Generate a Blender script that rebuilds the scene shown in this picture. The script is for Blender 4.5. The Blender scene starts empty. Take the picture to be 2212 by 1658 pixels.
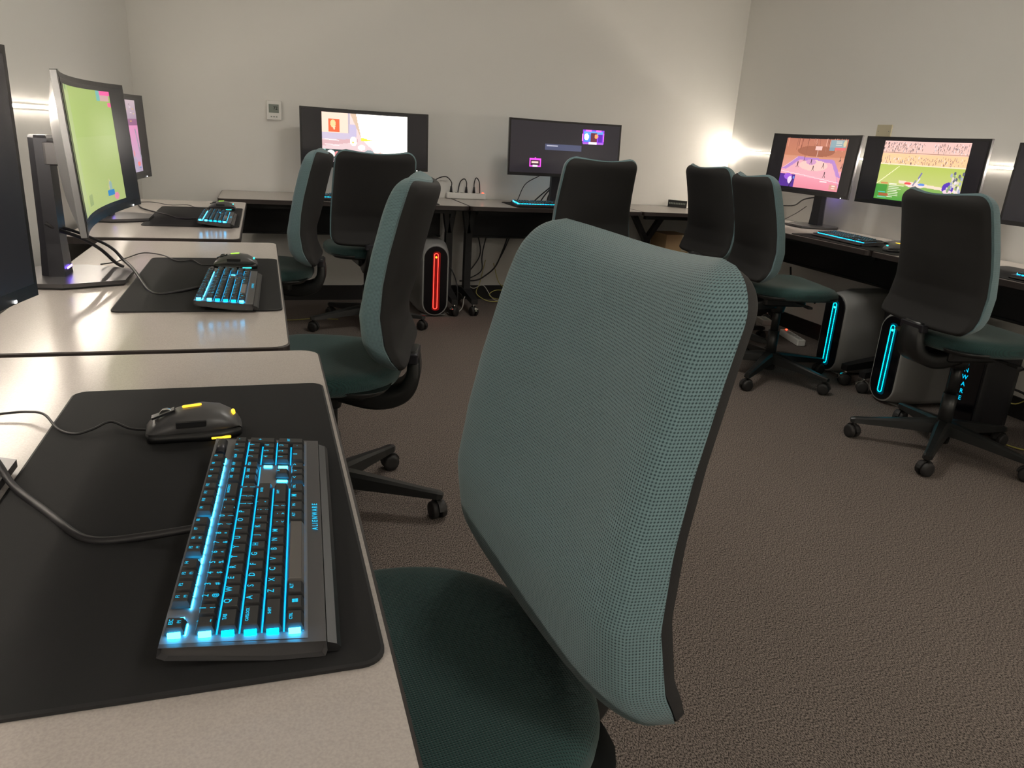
import bpy, bmesh, math, random
import numpy as np
from mathutils import Vector, Matrix
random.seed(7)
PI = math.pi
C = bpy.context.scene.collection
SC = bpy.context.scene

# ------------------------------------------------------------------ camera
F_PX, PITCH, ROLL, YAW, CAM_H = 1633.0, .315, .062, .324, 1.174
cy_, sy_ = math.cos(YAW), math.sin(YAW); cp_, sp_ = math.cos(PITCH), math.sin(PITCH)
fwd = Vector((sy_*cp_, cy_*cp_, -sp_)); rgt = Vector((cy_, -sy_, 0)); upv = rgt.cross(fwd)
r2 = rgt*math.cos(ROLL) + upv*math.sin(ROLL); u2 = -rgt*math.sin(ROLL) + upv*math.cos(ROLL)
cam_d = bpy.data.cameras.new('camera'); cam = bpy.data.objects.new('camera', cam_d); C.objects.link(cam)
M3 = Matrix((r2, u2, -fwd)).transposed()
cam.matrix_world = Matrix.Translation((0, 0, CAM_H)) @ M3.to_4x4()
cam_d.sensor_fit = 'HORIZONTAL'; cam_d.sensor_width = 36.0; cam_d.lens = F_PX/2212*36.0
cam_d.clip_start = .02; cam_d.clip_end = 60
SC.camera = cam

# ------------------------------------------------------------------ world, exposure, lights
wd = bpy.data.worlds.new('world'); SC.world = wd; wd.use_nodes = True
wd.node_tree.nodes['Background'].inputs[0].default_value = (.5, .45, .4, 1)
wd.node_tree.nodes['Background'].inputs[1].default_value = .02
SC.view_settings.view_transform = 'Standard'; SC.view_settings.look = 'None'
SC.view_settings.gamma = 1; SC.view_settings.use_curve_mapping = False
SC.view_settings.exposure = 0.0
SC.cycles.max_bounces = 8; SC.cycles.diffuse_bounces = 5; SC.cycles.glossy_bounces = 3
SC.cycles.caustics_reflective = False; SC.cycles.caustics_refractive = False
SC.cycles.sample_clamp_indirect = 6.0
SC.cycles.use_denoising = True
LED_STRENGTH = 320.0        # wall led tape
FILL_PANEL = 21.0            # unseen ceiling panels added as fill light
SCREEN_GAIN = 1.5
KEY_GLOW = 2.6

# room extents
XL, XR, YB, YF, ZC = -.736, 3.512, 5.43, -2.2, 2.62
DT = .735                  # desk top height

# ------------------------------------------------------------------ materials
def srgb(h, k=1.0):
    h = h.lstrip('#'); v = [int(h[i:i+2], 16)/255 for i in (0, 2, 4)]
    return tuple((c/12.92 if c <= .04045 else ((c+.055)/1.055)**2.4)*k for c in v) + (1,)
def mat(name, col, rough=.5, metal=0.0, spec=.5, emit=None, es=0.0, coat=0.0, sheen=0.0):
    m = bpy.data.materials.new(name); m.use_nodes = True
    b = m.node_tree.nodes['Principled BSDF']
    b.inputs['Base Color'].default_value = col if len(col) == 4 else tuple(col)+(1,)
    b.inputs['Roughness'].default_value = rough; b.inputs['Metallic'].default_value = metal
    b.inputs['Specular IOR Level'].default_value = spec
    b.inputs['Coat Weight'].default_value = coat
    b.inputs['Sheen Weight'].default_value = sheen
    if emit: b.inputs['Emission Color'].default_value = emit; b.inputs['Emission Strength'].default_value = es
    return m
def N(m, t, **k):
    n = m.node_tree.nodes.new(t)
    for a, v in k.items(): setattr(n, a, v)
    return n
def L(m, a, b): m.node_tree.links.new(a, b)
def bsdf(m): return m.node_tree.nodes['Principled BSDF']
def noise_bump(m, scale, strength, dist=.001, coords='Object', detail=2):
    tc = N(m, 'ShaderNodeTexCoord'); n = N(m, 'ShaderNodeTexNoise'); b = N(m, 'ShaderNodeBump')
    n.inputs['Scale'].default_value = scale; n.inputs['Detail'].default_value = detail
    b.inputs['Strength'].default_value = strength; b.inputs['Distance'].default_value = dist
    L(m, tc.outputs[coords], n.inputs['Vector']); L(m, n.outputs['Fac'], b.inputs['Height']); L(m, b.outputs['Normal'], bsdf(m).inputs['Normal'])
    return n
def noise_color(m, n, c1, c2, lo=.35, hi=.65):
    r = N(m, 'ShaderNodeValToRGB'); r.color_ramp.elements[0].color = c1; r.color_ramp.elements[1].color = c2
    r.color_ramp.elements[0].position = lo; r.color_ramp.elements[1].position = hi
    L(m, n.outputs['Fac'], r.inputs['Fac']); L(m, r.outputs['Color'], bsdf(m).inputs['Base Color'])

M = {}
M['wall'] = mat('wall_paint', (.78, .768, .735), .75, spec=.25); noise_bump(M['wall'], 160, .12, .0006)
M['ceil'] = mat('ceiling_white', (.80, .79, .76), .9)
M['base'] = mat('baseboard_black', (.012, .011, .011), .45)
# carpet: short ribs and speckles
cm = M['carpet'] = mat('carpet_brown', (.1, .08, .07), 1.0, spec=.1)
tc = N(cm, 'ShaderNodeTexCoord'); mp = N(cm, 'ShaderNodeMapping'); mp.inputs['Scale'].default_value = (380, 190, 1)
n1 = N(cm, 'ShaderNodeTexNoise'); n1.inputs['Scale'].default_value = 1.0; n1.inputs['Detail'].default_value = 2
rp = N(cm, 'ShaderNodeValToRGB'); rp.color_ramp.elements[0].position = .38; rp.color_ramp.elements[1].position = .62
rp.color_ramp.elements[0].color = (.040, .034, .031, 1); rp.color_ramp.elements[1].color = (.26, .218, .195, 1)
bp = N(cm, 'ShaderNodeBump'); bp.inputs['Strength'].default_value = .8; bp.inputs['Distance'].default_value = .003
L(cm, tc.outputs['Object'], mp.inputs['Vector']); L(cm, mp.outputs[0], n1.inputs['Vector'])
L(cm, n1.outputs['Fac'], rp.inputs['Fac']); L(cm, rp.outputs['Color'], bsdf(cm).inputs['Base Color'])
L(cm, n1.outputs['Fac'], bp.inputs['Height']); L(cm, bp.outputs['Normal'], bsdf(cm).inputs['Normal'])
# laminate
lm_ = M['laminate'] = mat('desk_laminate', (.42, .385, .35), .24, spec=.5)
nn = noise_bump(lm_, 420, .05, .0003); noise_color(lm_, nn, (.41, .372, .35, 1), (.48, .436, .41, 1), .3, .7)
M['edge'] = mat('desk_edge_band', (.03, .022, .02), .5)
M['black'] = mat('black_powder_coat', (.010, .010, .011), .5)
M['blackpl'] = mat('black_plastic', (.014, .014, .015), .38)
M['chairpl'] = mat('chair_black_plastic', (.012, .013, .013), .35)
M['rubber'] = mat('caster_rubber', (.016, .015, .015), .6)
M['chrome'] = mat('chrome', (.65, .65, .63), .18, metal=1)
M['silver'] = mat('monitor_silver', (.24, .24, .25), .30, metal=.65)
M['standdk'] = mat('stand_dark_metal', (.035, .035, .042), .35, metal=.6)
M['baseplate'] = mat('stand_base_metal', (.11, .105, .11), .3, metal=.6)
M['bezel'] = mat('monitor_bezel', (.016, .015, .016), .32)
M['pad'] = mat('mouse_pad_cloth', (.018, .018, .019), .85, spec=.2); noise_bump(M['pad'], 900, .3, .0004)
M['padedge'] = mat('mouse_pad_edge', (.006, .006, .007), .7)
M['kcase'] = mat('keyboard_case', (.085, .082, .085), .42, metal=.35)
M['kdeck'] = mat('keyboard_deck', (.16, .16, .165), .5)
M['klip'] = mat('keyboard_lip', (.012, .012, .013), .4)
M['key'] = mat('keycap_black', (.018, .018, .019), .5)
M['space'] = mat('spacebar_grey', (.12, .11, .105), .25)  # lighter and glossier than the other keycaps
CY = (.0, .62, 1.0, 1)
M['legend'] = mat('legend_cyan', (0, .1, .15), .5, emit=(.0, .62, 1.0, 1), es=1.0)
M['glow'] = mat('backlight_cyan', (0, .1, .15), .5, emit=(.0, .46, 1.0, 1), es=KEY_GLOW*.62)
M['glowmid'] = mat('backlight_mid', (0, .1, .15), .5, emit=(.0, .46, 1.0, 1), es=KEY_GLOW*5)
M['glowhot'] = mat('backlight_hot', (0, .1, .15), .5, emit=(.02, .50, 1.0, 1), es=KEY_GLOW*9)
M['ringcy'] = mat('ring_cyan', (0, .1, .15), .5, emit=(.0, .75, .95, 1), es=2.6)
M['ringrd'] = mat('ring_red', (.1, 0, 0), .5, emit=(1.0, .03, .02, 1), es=6.0)
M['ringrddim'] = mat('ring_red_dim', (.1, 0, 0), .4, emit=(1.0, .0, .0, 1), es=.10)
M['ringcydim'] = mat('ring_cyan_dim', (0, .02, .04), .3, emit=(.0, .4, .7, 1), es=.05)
M['amber'] = mat('amber_light', (.1, .05, 0), .5, emit=(1.0, .55, .03, 1), es=2.2)
M['green'] = mat('green_light', (.05, .1, 0), .5, emit=(.42, 1.0, .08, 1), es=1.6)
M['teallt'] = mat('aqua_light', (0, .1, .1), .5, emit=(.05, .85, .8, 1), es=1.8)
M['dot'] = mat('white_dot', (.5, .5, .5), .5, emit=(1, 1, 1, 1), es=5)
M['reddot'] = mat('red_dot', (.5, .1, .1), .5, emit=(1, .05, .02, 1), es=6)
M['led'] = mat('led_warm', (.9, .85, .7), .5, emit=(1.0, .90, .76, 1), es=LED_STRENGTH)
M['tape'] = mat('led_tape_white', (.8, .78, .72), .5, emit=(1.0, .85, .65, 1), es=1.5)
M['panel'] = mat('fill_panel_glow', (.8, .8, .8), .5, emit=(1.0, .95, .86, 1), es=FILL_PANEL)
M['white'] = mat('white_plastic', (.80, .79, .76), .4)
M['violet'] = mat('violet_glow', (.05, .02, .1), .5, emit=(.22, .12, 1.0, 1), es=9)
M['bluefill'] = mat('pale_blue_fill', (.02, .05, .1), .5, emit=(.10, .62, 1.0, 1), es=22)  # added glow, stands in for screen and keyboard light on the wall
M['cream'] = mat('cream_plastic', (.52, .47, .33), .5)
M['lcd'] = mat('lcd_grey', (.22, .25, .22), .3)
M['pcshell'] = mat('tower_shell_light', (.30, .30, .295), .42)
M['pcdark'] = mat('tower_shell_black', (.012, .012, .014), .4)
M['glass'] = mat('tower_front_black', (.004, .004, .006), .12)
M['cable'] = mat('cable_black', (.014, .013, .015), .5)
M['cableye'] = mat('cable_yellow', (.45, .40, .10), .5)
M['cablewh'] = mat('cable_white', (.45, .43, .40), .5)
M['card'] = mat('cardboard', (.42, .28, .15), .9)
M['mouse'] = mat('mouse_graphite', (.10, .098, .10), .38, metal=.2)
M['mousedk'] = mat('mouse_black', (.012, .012, .013), .4)
M['mesh'] = mat('switch_grille', (.05, .05, .05), .5)

# woven chair fabric, pattern laid in the uv map (metres)
def weave(name, light, dark, pitch, sheen=.25, depth=.0012):
    m = mat(name, light, .88, spec=.2, sheen=sheen)
    uv = N(m, 'ShaderNodeUVMap'); mp = N(m, 'ShaderNodeMapping'); mp.inputs['Scale'].default_value = (1/pitch,)*3
    sep = N(m, 'ShaderNodeSeparateXYZ'); L(m, uv.outputs[0], mp.inputs['Vector']); L(m, mp.outputs[0], sep.inputs[0])
    outs = []
    for ax in (0, 1):
        s = N(m, 'ShaderNodeMath', operation='MULTIPLY'); s.inputs[1].default_value = 2*PI; L(m, sep.outputs[ax], s.inputs[0])
        c = N(m, 'ShaderNodeMath', operation='COSINE'); L(m, s.outputs[0], c.inputs[0]); outs.append(c)
    add = N(m, 'ShaderNodeMath', operation='ADD'); L(m, outs[0].outputs[0], add.inputs[0]); L(m, outs[1].outputs[0], add.inputs[1])
    mr = N(m, 'ShaderNodeMapRange'); mr.inputs['From Min'].default_value = .2; mr.inputs['From Max'].default_value = 1.7
    L(m, add.outputs[0], mr.inputs['Value'])
    mx = N(m, 'ShaderNodeMix', data_type='RGBA'); mx.inputs['A'].default_value = light; mx.inputs['B'].default_value = dark
    L(m, mr.outputs[0], mx.inputs['Factor']); L(m, mx.outputs['Result'], bsdf(m).inputs['Base Color'])
    inv = N(m, 'ShaderNodeMath', operation='SUBTRACT'); inv.inputs[0].default_value = 1; L(m, mr.outputs[0], inv.inputs[1])
    b = N(m, 'ShaderNodeBump'); b.inputs['Strength'].default_value = .7; b.inputs['Distance'].default_value = depth
    L(m, inv.outputs[0], b.inputs['Height']); L(m, b.outputs['Normal'], bsdf(m).inputs['Normal'])
    return m
M['teal'] = weave('back_weave_teal', (.158, .250, .272, 1), (.036, .070, .082, 1), .0037)
M['seat'] = weave('seat_weave_green', (.030, .078, .075, 1), (.010, .030, .031, 1), .0037)
M['shell'] = mat('back_shell_charcoal', (.022, .0215, .0215), .75, spec=.25); noise_bump(M['shell'], 700, .35, .0006)

# ------------------------------------------------------------------ mesh helpers
class MB:
    def __init__(s): s.v = []; s.f = []; s.m = []; s.uv = []; s.sm = []
    def add(s, vs, fs, mi=0, uvs=None, smooth=False):
        o = len(s.v); s.v += [tuple(v) for v in vs]
        for f in fs: s.f.append([o+i for i in f]); s.m.append(mi); s.sm.append(smooth)
        s.uv += (uvs if uvs else [(0, 0)]*len(vs))
        return s
    def box(s, c, d, mi=0, taper=(1, 1), rot=None, shift=(0, 0)):
        hx, hy, hz = d[0]/2, d[1]/2, d[2]/2; vs = []
        for z, k, kk, sh in ((-hz, 1, 1, (0, 0)), (hz, taper[0], taper[1], shift)):
            for x, y in ((-1, -1), (1, -1), (1, 1), (-1, 1)): vs.append(Vector((x*hx*k+sh[0], y*hy*kk+sh[1], z)))
        if rot is not None: vs = [rot @ v for v in vs]
        vs = [v+Vector(c) for v in vs]
        return s.add(vs, [(3, 2, 1, 0), (4, 5, 6, 7), (0, 1, 5, 4), (1, 2, 6, 5), (2, 3, 7, 6), (3, 0, 4, 7)], mi)
    def rbox(s, c, d, r=.005, mi=0, rot=None, seg=3):
        # box with rounded vertical corners and a small chamfer top and bottom
        pts = rrect(d[0], d[1], r, seg); ins = min(r*.4, d[2]*.3)
        rings = []
        for z, k in ((-d[2]/2, ins), (-d[2]/2+ins, 0), (d[2]/2-ins, 0), (d[2]/2, ins)):
            sx, sy = (d[0]-2*k)/d[0], (d[1]-2*k)/d[1]
            rings.append([Vector((x*sx, y*sy, z)) for x, y in pts])
        if rot is not None: rings = [[rot @ v for v in q] for q in rings]
        rings = [[v+Vector(c) for v in q] for q in rings]
        return s.loft(rings, mi, cap=True)
    def loft(s, rings, mi=0, cap=True, smooth=False, closed=True, uvs=None):
        n = len(rings[0]); vs = [v for r in rings for v in r]; fs = []
        for i in range(len(rings)-1):
            for j in range(n if closed else n-1):
                a, b = i*n+j, i*n+(j+1) % n
                fs.append((a, b, b+n, a+n))
        s.add(vs, fs, mi, uvs, smooth)
        if cap:
            o = len(s.v)-len(vs)
            s.f.append([o+j for j in reversed(range(n))]); s.m.append(mi); s.sm.append(False)
            s.f.append([o+(len(rings)-1)*n+j for j in range(n)]); s.m.append(mi); s.sm.append(False)
        return s
    def cyl(s, a, b, r, r1=None, n=16, mi=0, smooth=True):
        a, b = Vector(a), Vector(b); r1 = r if r1 is None else r1
        z = (b-a).normalized(); x = z.orthogonal().normalized(); y = z.cross(x)
        ring = lambda c, q: [c+x*math.cos(t*2*PI/n)*q+y*math.sin(t*2*PI/n)*q for t in range(n)]
        return s.loft([ring(a, r), ring(b, r1)], mi, True, smooth)
    def tube(s, pts, r, n=8, mi=0, rs=None, flat=1.0):
        pts = [Vector(p) for p in pts]; rings = []; up = None
        for i, p in enumerate(pts):
            t = (pts[min(i+1, len(pts)-1)]-pts[max(i-1, 0)]).normalized()
            if up is None: up = t.orthogonal().normalized()
            up = (up-t*up.dot(t)).normalized(); sd = t.cross(up); q = rs[i] if rs else r
            rings.append([p+up*math.cos(a*2*PI/n)*q+sd*math.sin(a*2*PI/n)*q for a in range(n)])
        return s.loft(rings, mi, True, True)
    def poly(s, pts, z0, z1, mi=0, mi_side=None):
        n = len(pts); vs = [(x, y, z0) for x, y in pts]+[(x, y, z1) for x, y in pts]
        s.add(vs, [list(reversed(range(n)))], mi)
        o = len(s.v)-2*n
        s.f.append([o+n+j for j in range(n)]); s.m.append(mi); s.sm.append(False)
        for j in range(n):
            s.f.append([o+j, o+(j+1) % n, o+n+(j+1) % n, o+n+j]); s.m.append(mi if mi_side is None else mi_side); s.sm.append(False)
        return s
    def xf(s, mtx):
        s.v = [tuple(mtx @ Vector(v)) for v in s.v]; return s
    def build(s, name, mats, parent=None, loc=None, rot=None):
        me = bpy.data.meshes.new(name); me.from_pydata(s.v, [], s.f)
        for m in (mats if isinstance(mats, (list, tuple)) else [mats]): me.materials.append(m if not isinstance(m, str) else M[m])
        me.polygons.foreach_set('material_index', s.m); me.polygons.foreach_set('use_smooth', s.sm)
        if any(u != (0, 0) for u in s.uv):
            ul = me.uv_layers.new(name='UVMap')
            for lp in me.loops: ul.data[lp.index].uv = s.uv[lp.vertex_index]
        me.validate(); me.update()
        o = bpy.data.objects.new(name, me); C.objects.link(o)
        if parent: o.parent = parent
        if loc is not None: o.location = loc
        if rot is not None: o.rotation_euler = rot
        return o
def rrect(w, d, r, seg=4):
    out = []
    for cx, cy, a0 in ((1, 1, 0), (-1, 1, 90), (-1, -1, 180), (1, -1, 270)):
        for i in range(seg+1):
            a = math.radians(a0+90*i/seg)
            out.append((cx*(w/2-r)+math.cos(a)*r, cy*(d/2-r)+math.sin(a)*r))
    return out
def spline(pts, n=8):
    P = [Vector(p) for p in pts]; P = [P[0]*2-P[1]]+P+[P[-1]*2-P[-2]]; out = []
    for i in range(1, len(P)-2):
        for k in range(n):
            t = k/n; a, b, c, d = P[i-1], P[i], P[i+1], P[i+2]
            out.append(.5*((2*b)+(-a+c)*t+(2*a-5*b+4*c-d)*t*t+(-a+3*b-3*c+d)*t**3))
    out.append(P[-2]); return out
def empty(name, loc, rz=0):
    o = bpy.data.objects.new(name, None); C.objects.link(o); o.location = loc; o.rotation_euler = (0, 0, rz)
    o.empty_display_size = .1; return o
def tag(o, label=None, cat=None, group=None, kind=None):
    if label: o['label'] = label
    if cat: o['category'] = cat
    if group: o['group'] = group
    if kind: o['kind'] = kind
    return o
def copy_tree(o, parent=None):
    c = o.copy(); C.objects.link(c)
    if parent: c.parent = parent
    for ch in list(o.children): copy_tree(ch, c)
    return c
def place(o, loc, rz): o.location = loc; o.rotation_euler = (0, 0, rz); return o

# ------------------------------------------------------------------ room shell
def shell(name, c, d, m): return tag(MB().box(c, d).build(name, m), kind='structure')
T = .1
shell('floor', ((XL+XR)/2, (YB+YF)/2, -T/2), (XR-XL+2*T, YB-YF+2*T, T), 'carpet')
shell('ceiling', ((XL+XR)/2, (YB+YF)/2, ZC+T/2), (XR-XL+2*T, YB-YF+2*T, T), 'ceil')
shell('wall_back', ((XL+XR)/2, YB+T/2, ZC/2), (XR-XL+2*T, T, ZC), 'wall')
shell('wall_front', ((XL+XR)/2, YF-T/2, ZC/2), (XR-XL+2*T, T, ZC), 'wall')
shell('wall_left', (XL-T/2, (YB+YF)/2, ZC/2), (T, YB-YF, ZC), 'wall')
shell('wall_right', (XR+T/2, (YB+YF)/2, ZC/2), (T, YB-YF, ZC), 'wall')
shell('baseboard_back', ((XL+XR)/2, YB-.005, .052), (XR-XL-.02, .010, .104), 'base')
shell('baseboard_left', (XL+.005, (YB+YF)/2, .052), (.010, YB-YF, .104), 'base')
shell('baseboard_right', (XR-.005, (YB+YF)/2, .052), (.010, YB-YF, .104), 'base')

# unseen panels added at the ceiling to supply general light
for i, (px, py, lab) in enumerate(((1.4, -.9, 'unseen fill light panel added at the ceiling behind the viewer, nearest the front wall'),
                              (1.4, 3.0, 'unseen fill light panel added at the ceiling over the middle of the room'))):
    t = tag(empty('added_fill_panel', (px, py, ZC)), lab, 'added fill light')
    MB().box((0, 0, -.012), (.62, .62, .020)).build('frame', 'white', t)
    MB().box((0, 0, -.0235), (.56, .56, .003)).build('diffuser', 'panel', t)

# led tapes on the side walls
def led_strip(x, sgn, y0, y1, z, lab):
    t = tag(empty('led_strip', (x, (y0+y1)/2, z)), lab, 'LED strip')
    ln = y1-y0
    MB().box((sgn*.001, 0, 0), (.0016, ln, .012)).build('backing_tape', 'tape', t)
    d = MB(); n = int(ln/.0167)
    for k in range(n):
        yy = -ln/2+(k+.5)*ln/n
        d.box((sgn*.0026, yy, 0), (.0018, .0085, .006))
    if x > 0:
        e = MB()
        for k in range(9):
            u = k/8; e.box((sgn*(.008+.075*u), ln/2-.105+.080*u, -.004*math.sin(u*PI)), (.0085, .0018, .006), rot=Matrix.Rotation(math.radians(135), 3, 'Z'))
        e.build('loose_tape_end', 'led', t)
    tag(d.build('diodes', 'led', t), 'tiny warm white diodes along the tape', kind='stuff')
led_strip(XR-.001, -1, -1.9, YB-.012, 1.172, 'glowing warm white light strip along the right wall, behind the monitors')
led_strip(XL+.001, 1, -1.9, 4.7, 1.176, 'glowing warm white light strip on the left wall, behind the monitors')

# ------------------------------------------------------------------ desks
def desk(x, y, rz, w, lab, modesty=True, brace=.030, inset=.065):
    """local: width x, back +y, front -y"""
    d = .61
    t = tag(empty('training_desk', (x, y, 0), rz), lab, 'desk', 'grey laminate desks on black frames')
    tp = MB(); pts = rrect(w, d, .035, 5); e = .0035
    ptsi = [(a*(1-2*e/w), b*(1-2*e/d)) for a, b in pts]
    tp.loft([[Vector((a, b, DT-.026)) for a, b in pts], [Vector((a, b, DT-.002)) for a, b in pts]], 1, cap=False)
    tp.loft([[Vector((a, b, DT-.002)) for a, b in pts], [Vector((a, b, DT)) for a, b in ptsi]], 1, cap=False)
    n = len(pts); tp.add([(a, b, DT) for a, b in ptsi], [list(range(n))], 0)
    tp.add([(a, b, DT-.026) for a, b in pts], [list(reversed(range(n)))], 1)
    tp.build('tabletop', ['laminate', 'edge'], t)
    MB().box((0, -.16, DT-.045), (w-.16, .04, .034)).box((0, .16, DT-.045), (w-.16, .04, .034)).build('support_rail', 'black', t)
    for s in (-1, 1):
        lx = s*(w/2-inset); lg = MB()
        lg.box((lx, 0, .31), (.045, .06, .44))
        for q in (-1, 1):
            a = Vector((lx, 0, .50)); b = Vector((lx+q*brace, 0, DT-.03))
            r = Matrix.Rotation(math.atan2(b.x-a.x, b.z-a.z), 3, 'Y')
            lg.box((a+b)/2, (.034, .05, (b-a).length+.02), rot=r)
        lg.box((lx, 0, DT-.034), (.05+2*brace if brace < .1 else .08, .40, .014))
        # foot
        lg.loft([[Vector((lx+u*.024*k, yy, zz+v*.018*k)) for u, v in ((-1, -1), (1, -1), (1, 1), (-1, 1))] for yy, zz, k in
                 ((-.25, .098, .9), (-.13, .112, 1.1), (0, .125, 1.3), (.13, .112, 1.1), (.25, .098, .9))], 0)
        lgo = lg.build('leg', 'black', t)
        for q in (-1, 1):
            c = caster_mb(.031, True).build('caster', ['rubber', 'chrome'], lgo, loc=(lx, q*.235, 0), rot=(0, 0, random.uniform(-1, 1)))
    if modesty:
        MB().box((0, .17, .595), (w-.18, .012, .23)).box((0, .164, .483), (w-.18, .03, .012)).build('modesty_panel', 'black', t)
    return t
def caster_mb(r, chrome=False):
    m = MB()
    for s in (-1, 1):
        prof = [(.006, .55), (.0062, .97), (.009, 1.0), (.020, 1.0), (.0235, .93), (.025, .6), (.0255, .0001)]
        rings = []
        for o, k in prof:
            rings.append([Vector((s*o, math.cos(a*2*PI/20)*r*k, r+math.sin(a*2*PI/20)*r*k)) for a in range(20)])
        if s < 0: rings = [list(reversed(q)) for q in rings]
        m.loft(rings, 0, True, True)
    m.cyl((-.02, 0, r), (.02, 0, r), .006, n=8)
    # hood
    hood = []
    for k in range(9):
        a = PI*.05+k*PI*.9/8
        hood.append([Vector((x, math.cos(a)*(r+o), r+math.sin(a)*(r+o))) for x, o in ((-.007, .001), (.007, .001), (.007, .007), (-.007, .007))])
    m.loft(hood, 1 if chrome else 0, True)
    m.cyl((0, .004, 2*r-.004), (0, .004, 2*r+.022), .009, n=10, mi=1 if chrome else 0)
    if chrome: m.box((0, -r*.9, r*1.5), (.026, .022, .006), 1, rot=Matrix.Rotation(-.6, 3, 'X'))
    return m

desk(-.2105, .790, PI/2, 1.515, 'nearest desk, pale top filling the lower left, with the large keyboard')
desk(-.265, 2.315, PI/2, 1.490, 'second desk along the left wall, under the green lit monitor')
desk(-.400, 3.885, PI/2, 1.500, 'third desk along the left wall, farthest from the viewer')
desk(.500, 5.122, 0, 1.520, 'back wall desk at the left, under the monitor with the bright white picture')
desk(1.885, 5.122, 0, 1.235, 'back wall desk in the middle, under the dark monitor with small pink pictures')
desk(3.000, 5.120, 0, .985, 'short back wall desk in the right corner, holding a small black box', modesty=False, brace=.13, inset=.19)
desk(3.204, 3.861, -PI/2, 1.495, 'right wall desk under the pink screen, nearer the corner')
desk(3.204, 2.359, -PI/2, 1.495, 'right wall desk behind the big dark chair, nearer the viewer')

# ------------------------------------------------------------------ office chair  (local forward +y)
def wfun(z, zt=1.068, zb=.563, wt=.224, wb=.250, r=.05):
    t = (z-zb)/(zt-zb); w = wb+(wt-wb)*max(0, (t-.1)/.9)
    d = min(z-zb, zt-z)
    if d < r: w -= r-math.sqrt(max(0, r*r-(r-d)**2))
    return max(w, .01)
PROF = [(0, -.277), (.04, -.262), (.12, -.242), (.28, -.228), (.45, -.234), (.6, -.248), (.8, -.274), (.92, -.292), (1.0, -.302)]
def ymid(t):
    for (a, b), (c, d) in zip(PROF, PROF[1:]):
        if t <= c: k = (t-a)/(c-a); return b+(d-b)*k
    return PROF[-1][1]
def back_piece(grow, tf, tb, exp, nu=41, nv=56, dip=.015, low=0.0):
    """closed pillow following the curved back; grow = outline offset, tf/tb thickness front/back"""
    zt, zb = 1.068+grow, .563-grow+low; m = MB(); rows = []
    for j in range(nv+1):
        t = .5-.5*math.cos(PI*j/nv); t = t*.6+(j/nv)*.4
        z = zb+(zt-zb)*t; tt = (z-.563)/(1.068-.563); w = wfun(z, zt, zb, .224+grow, .250+grow, .055+grow)
        rows.append((t, z, max(0, min(1, tt)), w))
    def pos(u, row, side):
        t, z, tt, w = row; s = math.sin(u*PI/2)*.35+u*.65
        k3 = min(1, tt/.55); wg = -.004+.050*k3*k3*(3-2*k3)
        ym = ymid(tt)+.052-wg+wg*abs(s)**2.2
        pil = (max(0, 1-abs(s)**exp))**.36*(max(0, 1-abs(2*t-1)**(exp*1.7)))**.42
        thick = (tf if side > 0 else tb)*pil
        if side > 0: thick += .006*math.exp(-((tt-.27)/.16)**2)*pil*(1-s*s*.5)   # lumbar swell
        zz = z-dip*math.cos(s*PI/2)*max(0, (tt-.75)/.25)**2-.010*math.cos(s*PI/2)*max(0, (.2-tt)/.2)
        return Vector((s*w, ym+side*abs(thick), zz))
    front = [[pos(-1+2*i/nu, r, 1) for i in range(nu+1)] for r in rows]
    back = [[pos(-1+2*i/nu, r, -1) for i in range(nu+1)] for r in rows]
    for grid, flip in ((front, True), (back, False)):
        vs = [v for r in grid for v in r]; W1 = nu+1
        # uv by arc length
        uvs = []; 
        for r in grid:
            acc = 0; a = [0]
            for i in range(1, W1): acc += (r[i]-r[i-1]).length; a.append(acc)
            uvs.append([x-acc/2 for x in a])
        accv = 0; V = [0]
        for j in range(1, len(grid)): accv += (grid[j][nu//2]-grid[j-1][nu//2]).length; V.append(accv)
        uvl = [(uvs[j][i], V[j]) for j in range(len(grid)) for i in range(W1)]
        fs = []
        for j in range(nv):
            for i in range(nu):
                a = j*W1+i; f = (a, a+1, a+1+W1, a+W1); fs.append(tuple(reversed(f)) if flip else f)
        m.add(vs, fs, 0, uvl, True)
    return m
def seat_mb():
    m = MB(); n = 64; rings = []; uvs = []
    def outline(k):
        out = []
        for i in range(n):
            a = i*2*PI/n; c, s = math.cos(a), math.sin(a)
            e = 2.6
            x = .252*math.copysign(abs(c)**(2/e), c); y = .245*math.copysign(abs(s)**(2/e), s)
            if y < 0: x *= 1-.10*(y/.245)**2
            out.append((x*k, y*k+.028))
        return out
    def crown(x, y, h):
        yy = (y-.028)/.245
        return h+.008*(x/.25)**2-.035*max(0, (yy-.45)/.55)**2-.004*math.exp(-((yy+.1)/.5)**2)
    spec = [(0.001, .002), (.12, .002), (.25, .002), (.4, .001), (.55, 0), (.7, -.001), (.82, -.003), (.9, -.007), (.955, -.014), (.985, -.023), (1.0, -.036), (.995, -.05), (.97, -.062), (.93, -.068)]
    for k, dz in spec:
        o = outline(k); rings.append([Vector((x, y, crown(x, y, .532)+dz)) for x, y in o])
        sc = k if dz > -.03 else k+(-dz-.03)
        uvs += [(x/max(k, .01)*sc, y) if dz > -.03 else (x*1.0, y+dz) for x, y in o]
    rings = [list(reversed(r)) for r in rings]
    q = []
    for i in range(len(spec)): q += list(reversed(uvs[i*n:(i+1)*n]))
    m.loft(rings, 0, True, True, uvs=q); return m
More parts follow.
